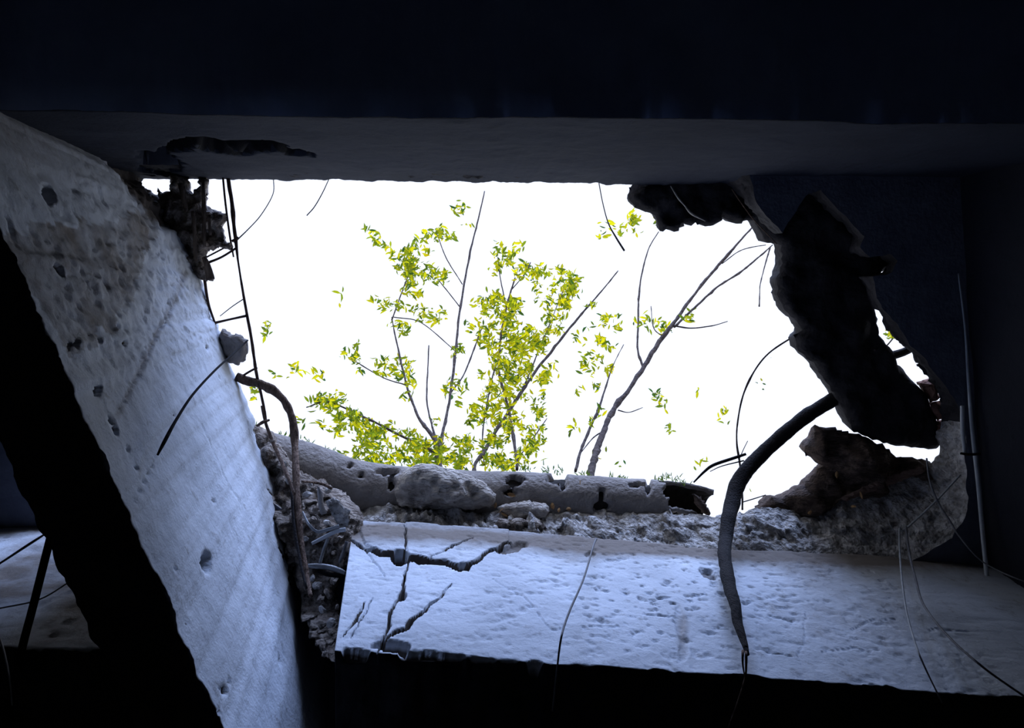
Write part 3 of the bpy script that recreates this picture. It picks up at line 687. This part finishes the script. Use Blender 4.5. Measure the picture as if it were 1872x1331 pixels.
br = empty('arching_root', Wp(470., 700., HT), 'brown root arching out of the diagonal beam and down its broken edge', 'root')
P, r = px_path([(432, 688, HT-.02, 16), (450, 696, HT-.02, 18), (476, 702, HT-.02, 16), (502, 716, HT-.02, 16), (524, 740, HT-.03, 15), (535, 772, HT-.05, 14), (539, 810, HT-.08, 13), (541, 860, 2.0, 13), (543, 910, 1.92, 13), (546, 960, 1.86, 12),
     (553, 1010, 1.80, 11), (561, 1055, 1.74, 9), (568, 1090, 1.67, 7)], 10)
V, Fc = tube_geo(P, r*(1+.16*fbm(P, 24, 3, 310)), 12, .16, 311); mesh('root_stem', V, Fc, M_BROWN, br)
tube('rootlet', [(478, 742, HT-.05, 4), (486, 776, HT-.06, 6), (505, 822, HT-.12, 7), (524, 866, 1.96, 7), (538, 905, 1.90, 6)], M_BROWN, br, seg=6, rough=.1)
tube('rootlet', [(533, 900, 1.92, 5), (536, 950, 1.86, 6), (545, 1010, 1.79, 6), (560, 1075, 1.69, 5)], M_ROOT, br, seg=6, rough=.1)

item('cable', [(453, 622, HT-.05, 3), (425, 648, HT-.12, 3.6), (392, 678, HT-.2, 4), (352, 722, HT-.3, 4.5), (322, 768, HT-.38, 5.5), (302, 805, HT-.44, 7), (288, 832, HT-.475, 4)], M_CABLE, 'black cable curving over the whitewashed diagonal beam', 'cable', fix=True)
line('twig', [(1226, 340, HT-.03, 2), (1240, 362, HT-.05, 4), (1252, 376, HT-.06, 3), (1264, 390, HT-.08, 5), (1290, 404, HT-.1, 2)], M_PALE, 'pale twig lying across the dark slab remnant', 'twig')
line('twig', [(1338, 346, HT-.03, 2), (1356, 372, HT-.05, 2.5), (1380, 404, HT-.07, 2), (1420, 446, HT-.08, 1.5)], M_BROWN, 'thin straight twig at the join of the remnant and the hanging slab', 'twig')
line('wire', [(500, 326, HT, 1.6), (499, 355, HT, 1.6), (478, 392, HT-.01, 1.8), (455, 418, HT-.01, 2), (428, 444, HT-.02, 3)], M_WIRE, 'thin wire curving from the head beam to the rebar cage', 'wire')
line('wire', [(602, 326, HT, 1.5), (590, 352, HT-.02, 1.8), (575, 378, HT-.04, 2), (561, 394, HT-.06, 2)], M_WIRE, 'short loose wire end dangling alone under the head beam', 'wire')
line('wire', [(402, 578, HT-.05, 1.5), (425, 560, HT-.04, 1.8), (446, 546, HT-.02, 2)], M_WIRE, 'fine wire tied to the rebar cage above the mortar lump', 'wire')
item('hanging_twig', [(1094, 330, HT+.03, 2), (1102, 372, HT+.0, 2), (1112, 408, HT-.04, 2.4), (1126, 434, HT-.08, 3.5), (1141, 458, HT-.12, 4)], M_BARK, 'thin twig hanging in the opening from the head beam', 'twig', seg=5)
line('wire', [(1090, 985, HS-.01, 5), (1084, 1000, HS-.03, 4), (1066, 1060, HS-.12, 4), (1040, 1120, HS-.25, 4.5), (1026, 1165, HS-.35, 4.5), (1018, 1225, HS-.48, 4), (1010, 1300, HS-.62, 3.5)], M_WIRE, 'single grey wire hanging down the middle of the white cross beam', 'wire', fix=True)
line('wire', [(1644, 966, HS, 3.5), (1645, 1010, HS-.06, 4), (1650, 1070, HS-.16, 4), (1660, 1130, HS-.28, 4), (1682, 1200, HS-.42, 4), (1722, 1285, HS-.60, 3)], M_STEEL, 'longer pale hanging wire nearer the thick black root', 'wire', fix=True)
line('wire', [(1656, 962, HS, 5), (1662, 1010, HS-.06, 5), (1674, 1060, HS-.14, 5), (1690, 1108, HS-.24, 5), (1735, 1165, HS-.34, 5), (1800, 1222, HS-.45, 5), (1880, 1278, HS-.55, 5)], M_WIRE, 'thicker wire sweeping down to the lower corner of the cross beam', 'wire', fix=True)
line('wire', [(1756, 868, HS-.01, 3.5), (1712, 915, HS-.01, 4), (1668, 956, HS, 4), (1650, 970, HS+.0, 4), (1644, 964, HS, 3)], M_STEEL, 'pale hooked wire crossing the dark slab corner', 'wire', fix=True)
line('wire', [(1694, 838, HS+.04, 3.5), (1700, 880, HS, 4), (1716, 920, HS-.02, 4), (1738, 955, HS-.04, 4), (1752, 978, HS-.06, 4), (1790, 1022, HS-.1, 3), (1835, 1048, HS-.14, 3), (1885, 1068, HS-.18, 3)], M_WIRE, 'wire hanging from the fracture tip and trailing toward the frame edge', 'wire', fix=True)
item('conduit', [(1752, 500, HS-.01, 3), (1764, 600, HS-.01, 4), (1770, 690, HS-.015, 6), (1777, 780, HS-.02, 8), (1788, 880, HS-.03, 9), (1797, 980, HS-.05, 9), (1806, 1070, HS-.08, 9), (1811, 1130, HS-.10, 8)], M_PVC, 'long pale conduit running along the dark beam', 'conduit', flat=.6)
item('conduit', [(1759, 742, HS-.015, 8), (1760, 785, HS-.015, 9), (1764, 828, HS-.02, 7)], M_PVC, 'short pale conduit stub beside the long conduit', 'conduit', flat=.6)
line('clip', [(1756, 829, HS-.025, 5), (1772, 831, HS-.03, 6), (1792, 830, HS-.03, 5)], M_CABLE, 'small black clip across the two conduits', 'clip')
# next bay
item('steel_rod', [(98, 960, HL+.06, 14), (84, 1015, HL+.06, 14), (60, 1110, HL+.05, 14), (38, 1195, HL+.04, 14), (10, 1330, HL+.02, 14)], M_CABLE, 'straight black rod leaning in the next bay behind the diagonal beam', 'rod')
line('wire', [(80, 978, 1.5, 4), (52, 996, 1.48, 5), (0, 1030, 1.45, 4), (-40, 1055, 1.42, 4)], M_STEEL, 'pale wire above the black rod in the next bay', 'wire')
line('wire', [(130, 1062, 1.5, 2.5), (72, 1096, 1.48, 3), (0, 1112, 1.45, 3), (-40, 1120, 1.45, 3)], M_WIRE, 'thin wire crossing low in front of the next bay wall', 'wire')
line('wire', [(-6, 1150, 1.3, 4), (8, 1195, 1.25, 4), (18, 1245, 1.2, 3), (22, 1290, 1.18, 2)], M_STEEL, 'short pale wire below the black rod at the very edge', 'wire')

# ------------------------------------------------------------------ rubble pocket between the two white beams
PROF = [(770, HT), (885, HT-.05), (950, HS-.02), (1000, HS-.04), (1090, 1.88), (1190, 1.62)]
def pz(y): return float(np.interp(y, [p[0] for p in PROF], [p[1] for p in PROF]))
o = chunk('rubble', [(455, 770), (490, 792), (520, 830), (545, 862), (590, 880), (640, 915), (662, 940), (664, 985), (650, 1010), (630, 1050), (612, 1085), (622, 1130), (640, 1190), (590, 1192), (555, 1110), (512, 960), (484, 860)],
      HS+.03, .05, .06, M_RUBBLE, step=4, rough=.022, rs=40, edge=10, seed=41, jamp=2, prof=PROF)
tag(o, 'dusty rubble packed between the two whitewashed beams', 'rubble', None, 'stuff')
rs_ = np.random.RandomState(5)
def stone_mesh(seed):
    bm = bmesh.new(); bmesh.ops.create_icosphere(bm, subdivisions=2, radius=1)
    V = np.array([tuple(v.co) for v in bm.verts]); Fc = [tuple(v.index for v in f.verts) for f in bm.faces]; bm.free()
    V = V*(1+.38*fbm(V, 1.3, 3, seed))[:, None]*np.array([1, .75, .6])
    me = bpy.data.meshes.new('rubble_stone'); me.from_pydata(V.tolist(), [], Fc); me.materials.append(M_RUBBLE if seed % 3 else M_ROUGH); return me
SM = [stone_mesh(s) for s in range(5)]
corner = [(560, 905), (578, 930), (572, 950), (598, 955), (575, 1010), (560, 985), (610, 1010), (596, 1050), (580, 1070), (600, 1085), (590, 1115), (612, 1060), (628, 1030), (520, 850), (505, 830), (528, 880), (640, 1000), (622, 985), (568, 885), (610, 925), (606, 1140), (622, 1168), (638, 1178), (600, 895), (586, 1095), (571, 1058), (498, 806), (616, 1110)]
for i, (x, y) in enumerate(corner):
    o = link('rubble_stone', SM[i % 5]); o.location = tuple(Wp(float(x), float(y), pz(y)-.06+rs_.uniform(-.02, .01)))
    s_ = rs_.uniform(5, 11)*HS/F; o.scale = (s_, s_, s_); o.rotation_euler = tuple(rs_.uniform(0, 6, 3))
    k_ = 0 if y < 900 else (1 if y < 1020 else 2)
    tag(o, ['small dusty rubble stone at the top of the pocket, beside the upper arching root', 'small dusty rubble stone among the pale steel strips in the pocket', 'small dusty rubble stone below the curved grey pipe at the pocket foot'][k_], 'stone',
        ['rubble stones at the top of the pocket', 'rubble stones among the steel strips', 'rubble stones at the pocket foot'][k_])
g = 'steel scraps in the rubble pocket'
item('steel_scrap', [(570, 994, pz(994)-.13, 6), (590, 984, pz(984)-.13, 7), (614, 972, pz(972)-.13, 8), (632, 968, pz(968)-.13, 8)], M_PVC, 'straight pale steel strip slanting across the rubble pocket', 'scrap', group=g, flat=.4)
item('steel_scrap', [(553, 936, pz(936)-.13, 4), (564, 958, pz(958)-.13, 5), (580, 972, pz(972)-.13, 6), (600, 968, pz(968)-.13, 7), (620, 962, pz(962)-.13, 7)], M_STEEL, 'pale strip bent in a hook above the straight steel strip', 'scrap', group=g, flat=.5)
item('steel_scrap', [(600, 984, pz(984)-.13, 6), (592, 1005, pz(1005)-.13, 6), (585, 1030, pz(1030)-.13, 6)], M_STEEL, 'upright grey strip under the straight steel strip', 'scrap', group=g)
item('steel_scrap', [(634, 990, pz(990)-.13, 6), (628, 1008, pz(1008)-.13, 6), (621, 1028, pz(1028)-.13, 6)], M_WIRE, 'dark upright strip beside the cracked render', 'scrap', group=g)
item('steel_scrap', [(562, 1034, pz(1034)-.13, 6), (580, 1035, pz(1035)-.13, 10), (600, 1037, pz(1037)-.13, 10), (618, 1042, pz(1042)-.13, 10), (632, 1048, pz(1048)-.13, 7)], M_STEEL, 'curved grey pipe piece lowest in the rubble pocket', 'scrap', group=g)
item('steel_scrap', [(580, 1044, pz(1044)-.13, 6), (600, 1050, pz(1050)-.13, 9), (622, 1054, pz(1054)-.13, 6)], M_CABLE, 'dark pipe piece tucked under the curved grey pipe', 'scrap', group=g)
fl = chunk('mortar_flake', [(580, 888), (590, 900), (592, 922), (597, 938), (588, 942), (582, 930)], 1.88, .004, .004, M_PARA, step=4, rough=.002, edge=3, seed=51, tilt=(.08, .04), jamp=.5); tag(fl, 'narrow pointed mortar flake standing in the rubble pocket', 'flake')
fl = chunk('mortar_flake', [(594, 918), (610, 908), (620, 916), (628, 928), (640, 932), (636, 960), (622, 968), (612, 950), (604, 936)], 1.87, .006, .006, M_ROUGH, step=4, rough=.006, edge=4, seed=52, tilt=(.04, -.06), jamp=.8); tag(fl, 'broad curled mortar flake at the corner of the slab edge', 'flake')
item('dead_stick', [(552, 880, 1.92, 4), (575, 882, pz(882)-.13, 5), (592, 886, pz(886)-.13, 6), (606, 893, pz(893)-.13, 6)], M_BROWN, 'short brown stick lying on top of the rubble pocket', 'stick', rough=.1)
item('dead_stick', [(470, 778, HT-.06, 5), (480, 772, HT-.08, 6), (492, 768, HT-.06, 4)], M_BROWN, 'tiny stick jammed under the rebar cage foot', 'stick', rough=.1)
# dry leaves on the slab edge
lm = bpy.data.meshes.new('dry_leaf'); lm.from_pydata([(-1, 0, 0), (-.3, .45, .15), (.5, .4, .1), (1, 0, .2), (.5, -.4, .15), (-.3, -.45, .1), (0, 0, -.08)], [], [(0, 1, 6), (1, 2, 6), (2, 3, 6), (3, 4, 6), (4, 5, 6), (5, 0, 6)]); lm.materials.append(M_DRY)
for (x, y, h) in [(916, 932, HT-.07), (906, 924, HT-.06), (922, 940, HT-.07), (1010, 925, HT-.02), (1022, 932, HT-.03), (1040, 930, HT-.03), (1575, 905, HT-.05), (1560, 925, HT-.07), (1480, 938, HT-.03), (1530, 868, HT-.03), (1060, 882, HT+.0), (935, 905, HT+.0)]:
    o = link('dry_leaf', lm); o.location = tuple(Wp(float(x), float(y), h)); s_ = rs_.uniform(6, 10)*h/F; o.scale = (s_,)*3; o.rotation_euler = tuple(rs_.uniform(0, 6, 3))
    k_ = 0 if x < 950 else (1 if x < 1100 else 2)
    tag(o, ['small curled dry brown leaf beside the flat pale stone flake', 'small curled dry brown leaf below the cracked middle of the parapet', 'small curled dry brown leaf beside the dark rotten log'][k_], 'leaf',
        ['dry leaves by the flat stone', 'dry leaves below the parapet', 'dry leaves by the rotten log'][k_])

# ------------------------------------------------------------------ trees growing on the roof beyond the opening
def hz(y, k=.0052, base=2.36): return base+max(0, 880-y)*k
def zpath(pts, base=2.36, k=.0052): return [(x, y, hz(y, k, base), w_) for (x, y, w_) in pts]
leaf_me = []
for s in range(3):
    b_ = .10+.06*s
    V = [(-1, 0, 0), (-.45, .26, b_), (.2, .30, b_), (1, 0, -.12*s), (.2, -.30, b_), (-.45, -.26, b_), (-.45, 0, 0), (.2, 0, 0)]
    me = bpy.data.meshes.new('leaf'); me.from_pydata(V, [], [(0, 6, 1), (1, 6, 7, 2), (2, 7, 3), (0, 5, 6), (5, 4, 7, 6), (4, 3, 7)]); me.materials.append(M_LEAF)
    a = me.attributes.new('tint', 'FLOAT', 'POINT'); leaf_me.append(me)
LV = np.array([tuple(v.co) for v in leaf_me[1].vertices]); LF = [tuple(p.vertices) for p in leaf_me[1].polygons]
def rotm(r):
    return np.array(Euler((r.normal(0, .75), r.normal(0, .75), r.uniform(0, 6.283))).to_matrix())
def cluster_pts(cl, r, mul=1.0):
    out = []
    for (cx, cy, sx, sy, n) in cl:
        m = max(2, n//6); cc = np.stack([r.normal(cx, sx*.75, m), r.normal(cy, sy*.75, m)], -1)   # small sprays inside the clump
        for k in range(int(n*mul)):
            q = cc[r.randint(m)]; out.append((q[0]+r.normal(0, 5.5), q[1]+r.normal(0, 5.5)))
    return out
def foliage(parent, cl, seed, base, k, dark=.42, nsingle=80, single=None, size=(4.4, 9.0)):
    r = np.random.RandomState(seed); pts = cluster_pts(cl, r, 2.0); V, Fc, tint = [], [], []
    pts2 = cluster_pts(single, r, 1.3) if single else []
    pts2 = [pts2[i] for i in r.permutation(len(pts2))]
    for (x, y) in pts:
        h = hz(y, k, base)+r.normal(0, .14); L = r.uniform(*size)*h/F
        p = Wp(x, y, h); v = (LV*L)@rotm(r).T+p; i = len(V)*1
        V.extend(v.tolist()); Fc += [tuple(j+i for j in f) for f in LF]
        t_ = r.beta(1.6, 1.1); t_ = t_ if r.rand() > dark else t_*.35; tint += [t_*.999]*len(LV)
    if V:
        o = mesh('foliage', V, Fc, M_LEAF, parent, smooth=False, attrs={'tint': tint}); o['kind'] = 'stuff'
    for i, (x, y) in enumerate(pts2[:nsingle]):
        h = hz(y, k, base)+r.normal(0, .1); o = link('leaf', leaf_me[i % 3], parent)
        o.location = tuple(Wp(x, y, h)-np.array(parent.location)); L = r.uniform(5, 9.5)*h/F; o.scale = (L, L, L)
        o.rotation_euler = (r.normal(0, .6), r.normal(0, .6), r.uniform(0, 6.28))
def tree(label, start, branches, cl, single, seed, base=2.36, k=.0052, wk=.8, **kw):
    t_ = empty('sapling', Wp(start[0], start[1], HT+.0), label, 'tree')
    for i, bpts in enumerate(branches):
        nm = 'trunk' if i == 0 else 'branch'
        rows = [(a_, b_, c_, d_*wk) for a_, b_, c_, d_ in zpath(bpts, base, k)]
        if i == 0: rows = [(start[0], start[1], HT, bpts[0][2]*1.2)]+rows
        tube(nm, rows, M_BARK, t_, seg=6, rough=.12, seed=seed+i, n=8, knots=.55)
    foliage(t_, cl, seed, base, k, single=single, **kw)
    return t_
tree('leafy yellow-green sapling whose bare stems fan up above the pale boulder', (812., 925.),
     [[(806, 870, 16), (800, 835, 14), (795, 805, 10), (768, 768, 7), (748, 720, 5), (735, 670, 4), (724, 620, 3), (716, 580, 2)],
      [(802, 820, 10), (812, 780, 6), (822, 730, 5.5), (832, 650, 5), (840, 570, 4.5), (858, 470, 4), (872, 410, 3), (886, 350, 2.4)],
      [(798, 810, 6), (788, 770, 4), (780, 730, 3.5), (782, 680, 3), (784, 632, 2.6)],
      [(822, 720, 3), (845, 690, 3), (862, 650, 3), (880, 602, 2)], [(745, 705, 3), (700, 690, 2), (640, 655, 2)], [(716, 585, 3), (740, 520, 2.4), (760, 470, 2)], [(845, 520, 2), (815, 470, 2), (800, 430, 2)],
      [(800, 830, 7), (740, 800, 5), (660, 760, 4), (600, 735, 3), (560, 745, 2)], [(830, 640, 2), (770, 590, 2), (720, 580, 2)], [(840, 560, 2), (800, 510, 2)]],
     [(755, 490, 20, 26, 105), (742, 460, 16, 14, 35), (805, 430, 20, 13, 44), (812, 500, 18, 9, 34), (770, 572, 30, 11, 46), (700, 555, 16, 10, 18), (740, 600, 18, 8, 18), (690, 425, 10, 12, 10),
      (720, 665, 16, 14, 24), (742, 690, 9, 18, 32), (655, 645, 16, 8, 18), (610, 745, 26, 18, 64), (590, 735, 14, 10, 20), (640, 770, 30, 16, 80), (700, 790, 34, 18, 90), (740, 820, 44, 16, 120), (670, 820, 28, 14, 60),
      (790, 800, 26, 18, 70), (820, 835, 30, 12, 90), (845, 815, 20, 14, 40), (820, 700, 12, 18, 30), (625, 835, 16, 8, 30), (690, 838, 40, 8, 70), (760, 845, 50, 6, 70), (860, 845, 30, 6, 50), (835, 640, 14, 8, 16)],
     [(690, 420, 22, 22, 16), (700, 510, 22, 30, 16), (790, 530, 30, 30, 16), (840, 380, 26, 24, 18), (660, 640, 30, 20, 18), (700, 690, 26, 22, 14), (570, 685, 22, 16, 22), (490, 600, 14, 22, 16), (500, 690, 20, 10, 6), (640, 560, 20, 20, 4), (560, 770, 16, 12, 10), (840, 745, 20, 18, 8), (466, 708, 9, 7, 14)],
     31, 2.40, .0050, nsingle=260)
tree('dense yellow sapling with a forked stem in the middle of the opening', (900., 930.),
     [[(868, 862, 9), (888, 822, 8), (915, 775, 7), (945, 730, 7), (975, 685, 6), (1010, 640, 6), (1045, 595, 5), (1080, 555, 4), (1110, 520, 3), (1130, 495, 2)],
      [(946, 858, 6), (940, 810, 7), (932, 760, 6), (922, 720, 5), (912, 680, 5), (914, 630, 4.5), (922, 580, 4), (932, 540, 4), (942, 508, 2.5)],
      [(885, 850, 3), (882, 800, 3), (890, 740, 3), (900, 690, 3), (915, 640, 3)], [(945, 728, 4), (965, 690, 3), (985, 640, 2.5), (1010, 580, 2), (1030, 530, 2)], [(925, 560, 3), (915, 510, 2.4), (910, 470, 2)],
      [(946, 840, 3), (975, 800, 3), (1000, 765, 2)], [(935, 530, 2), (960, 500, 2), (970, 480, 2)]],
     [(915, 478, 10, 12, 40), (960, 492, 20, 13, 60), (995, 515, 14, 14, 26), (1038, 520, 14, 18, 86), (1030, 560, 14, 14, 34), (890, 552, 13, 13, 46), (925, 570, 20, 24, 110), (945, 610, 18, 20, 76), (905, 620, 16, 22, 66), (1010, 590, 14, 20, 40), (925, 660, 24, 28, 130), (968, 650, 22, 26, 90),
      (985, 625, 16, 14, 40), (905, 720, 16, 30, 86), (940, 700, 18, 24, 70), (885, 760, 16, 20, 50), (930, 775, 18, 22, 70), (975, 745, 16, 20, 36), (900, 815, 22, 20, 76), (970, 810, 20, 20, 70), (930, 845, 44, 8, 76), (990, 700, 10, 12, 20), (860, 770, 12, 14, 20)],
     [(1000, 560, 40, 40, 22), (870, 600, 16, 30, 12), (1075, 600, 20, 26, 20), (1105, 620, 18, 40, 30), (1010, 700, 30, 30, 16), (960, 450, 30, 8, 6), (1090, 665, 20, 24, 20), (1060, 700, 24, 24, 12)],
     57, 2.40, .0050, nsingle=190)
tree('nearly bare branching sapling leaning toward the hanging slab', (1068., 935.),
     [[(1082, 858, 14), (1090, 825, 14), (1105, 785, 13), (1122, 748, 12), (1150, 712, 10), (1180, 665, 10), (1205, 625, 10), (1232, 590, 8), (1262, 548, 6), (1300, 500, 6), (1340, 455, 5), (1380, 410, 3)],
      [(1052, 862, 6), (1062, 825, 6), (1078, 785, 6), (1095, 745, 5), (1106, 712, 4), (1120, 670, 2), (1140, 630, 1.6)], [(1232, 598, 5), (1270, 562, 4.5), (1310, 526, 4), (1350, 500, 3.5), (1385, 472, 3), (1412, 448, 2.5)],
      [(1176, 672, 5), (1166, 640, 4), (1167, 590, 4), (1168, 540, 3.6), (1176, 490, 3), (1188, 450, 2.4), (1204, 424, 2)], [(1232, 596, 3), (1262, 600, 3), (1300, 596, 2.4), (1330, 588, 1.6)],
      [(1408, 452, 3), (1400, 480, 2.4), (1390, 520, 2), (1388, 560, 3)], [(1320, 482, 2), (1350, 460, 2), (1375, 452, 2), (1400, 448, 2)], [(1130, 750, 3), (1150, 754, 2), (1175, 745, 1.6)], [(1108, 785, 3), (1085, 800, 2.4), (1060, 830, 2)],
      [(1212, 615, 2.4), (1195, 600, 2), (1190, 560, 1.6)], [(1345, 448, 2), (1330, 470, 1.6), (1280, 520, 1.6)]],
     [(1150, 408, 16, 14, 26), (1200, 405, 10, 8, 14), (1102, 655, 14, 20, 18), (1120, 590, 12, 14, 16)],
     [(1160, 410, 26, 22, 22), (1105, 436, 14, 8, 6), (1190, 590, 18, 18, 18), (1210, 610, 10, 14, 10), (1195, 720, 22, 12, 18), (1260, 590, 24, 18, 14), (1328, 760, 10, 10, 12), (1100, 760, 20, 24, 12), (1150, 540, 30, 60, 10), (1235, 760, 40, 40, 10), (1270, 850, 20, 14, 6), (1050, 790, 14, 30, 8), (1120, 840, 20, 14, 6)],
     83, 2.42, .0046, nsingle=230)
tree('far leafy sprig showing only through the small gap beside the hanging slab', (1600., 640.),
     [[(1612, 640, 4), (1625, 628, 3), (1640, 610, 2)]], [(1636, 612, 6, 6, 26)], [(1650, 604, 4, 4, 3)], 97, 3.0, .0005, nsingle=3)
vine = empty('vine', Wp(1452., 615., HT+.06), 'thin drooping vine with a few leaves looping down behind the thick root', 'vine')
tube('vine_stem', [(1475, 602, HT+.12, 3), (1446, 618, HT+.13, 3), (1405, 646, HT+.14, 3), (1378, 680, HT+.14, 3), (1358, 724, HT+.13, 3), (1348, 775, HT+.12, 3), (1347, 812, HT+.1, 3), (1352, 845, HT+.09, 3.4), (1356, 885, HT+.07, 4), (1357, 905, HT+.05, 3), (1357, 932, HT+.02, 4)], M_BARK, vine, seg=5, knots=.6)
tube('vine_stem', [(1352, 838, HT+.09, 2), (1360, 820, HT+.1, 1.6), (1367, 806, HT+.1, 1.4)], M_BARK, vine, seg=5)
tube('vine_stem', [(1358, 918, HT+.05, 2.4), (1378, 912, HT+.05, 2.4), (1400, 905, HT+.05, 2)], M_BARK, vine, seg=5)
for i, (x, y) in enumerate([(1410, 654), (1392, 694), (1383, 700), (1397, 702), (1346, 884), (1362, 884), (1372, 896), (1395, 712)]):
    o = link('leaf', leaf_me[i % 3], vine); o.location = tuple(Wp(float(x), float(y), HT+.13)-np.array(vine.location)); s_ = rs_.uniform(4, 7)*HT/F; o.scale = (s_,)*3; o.rotation_euler = tuple(rs_.uniform(0, 6, 3))
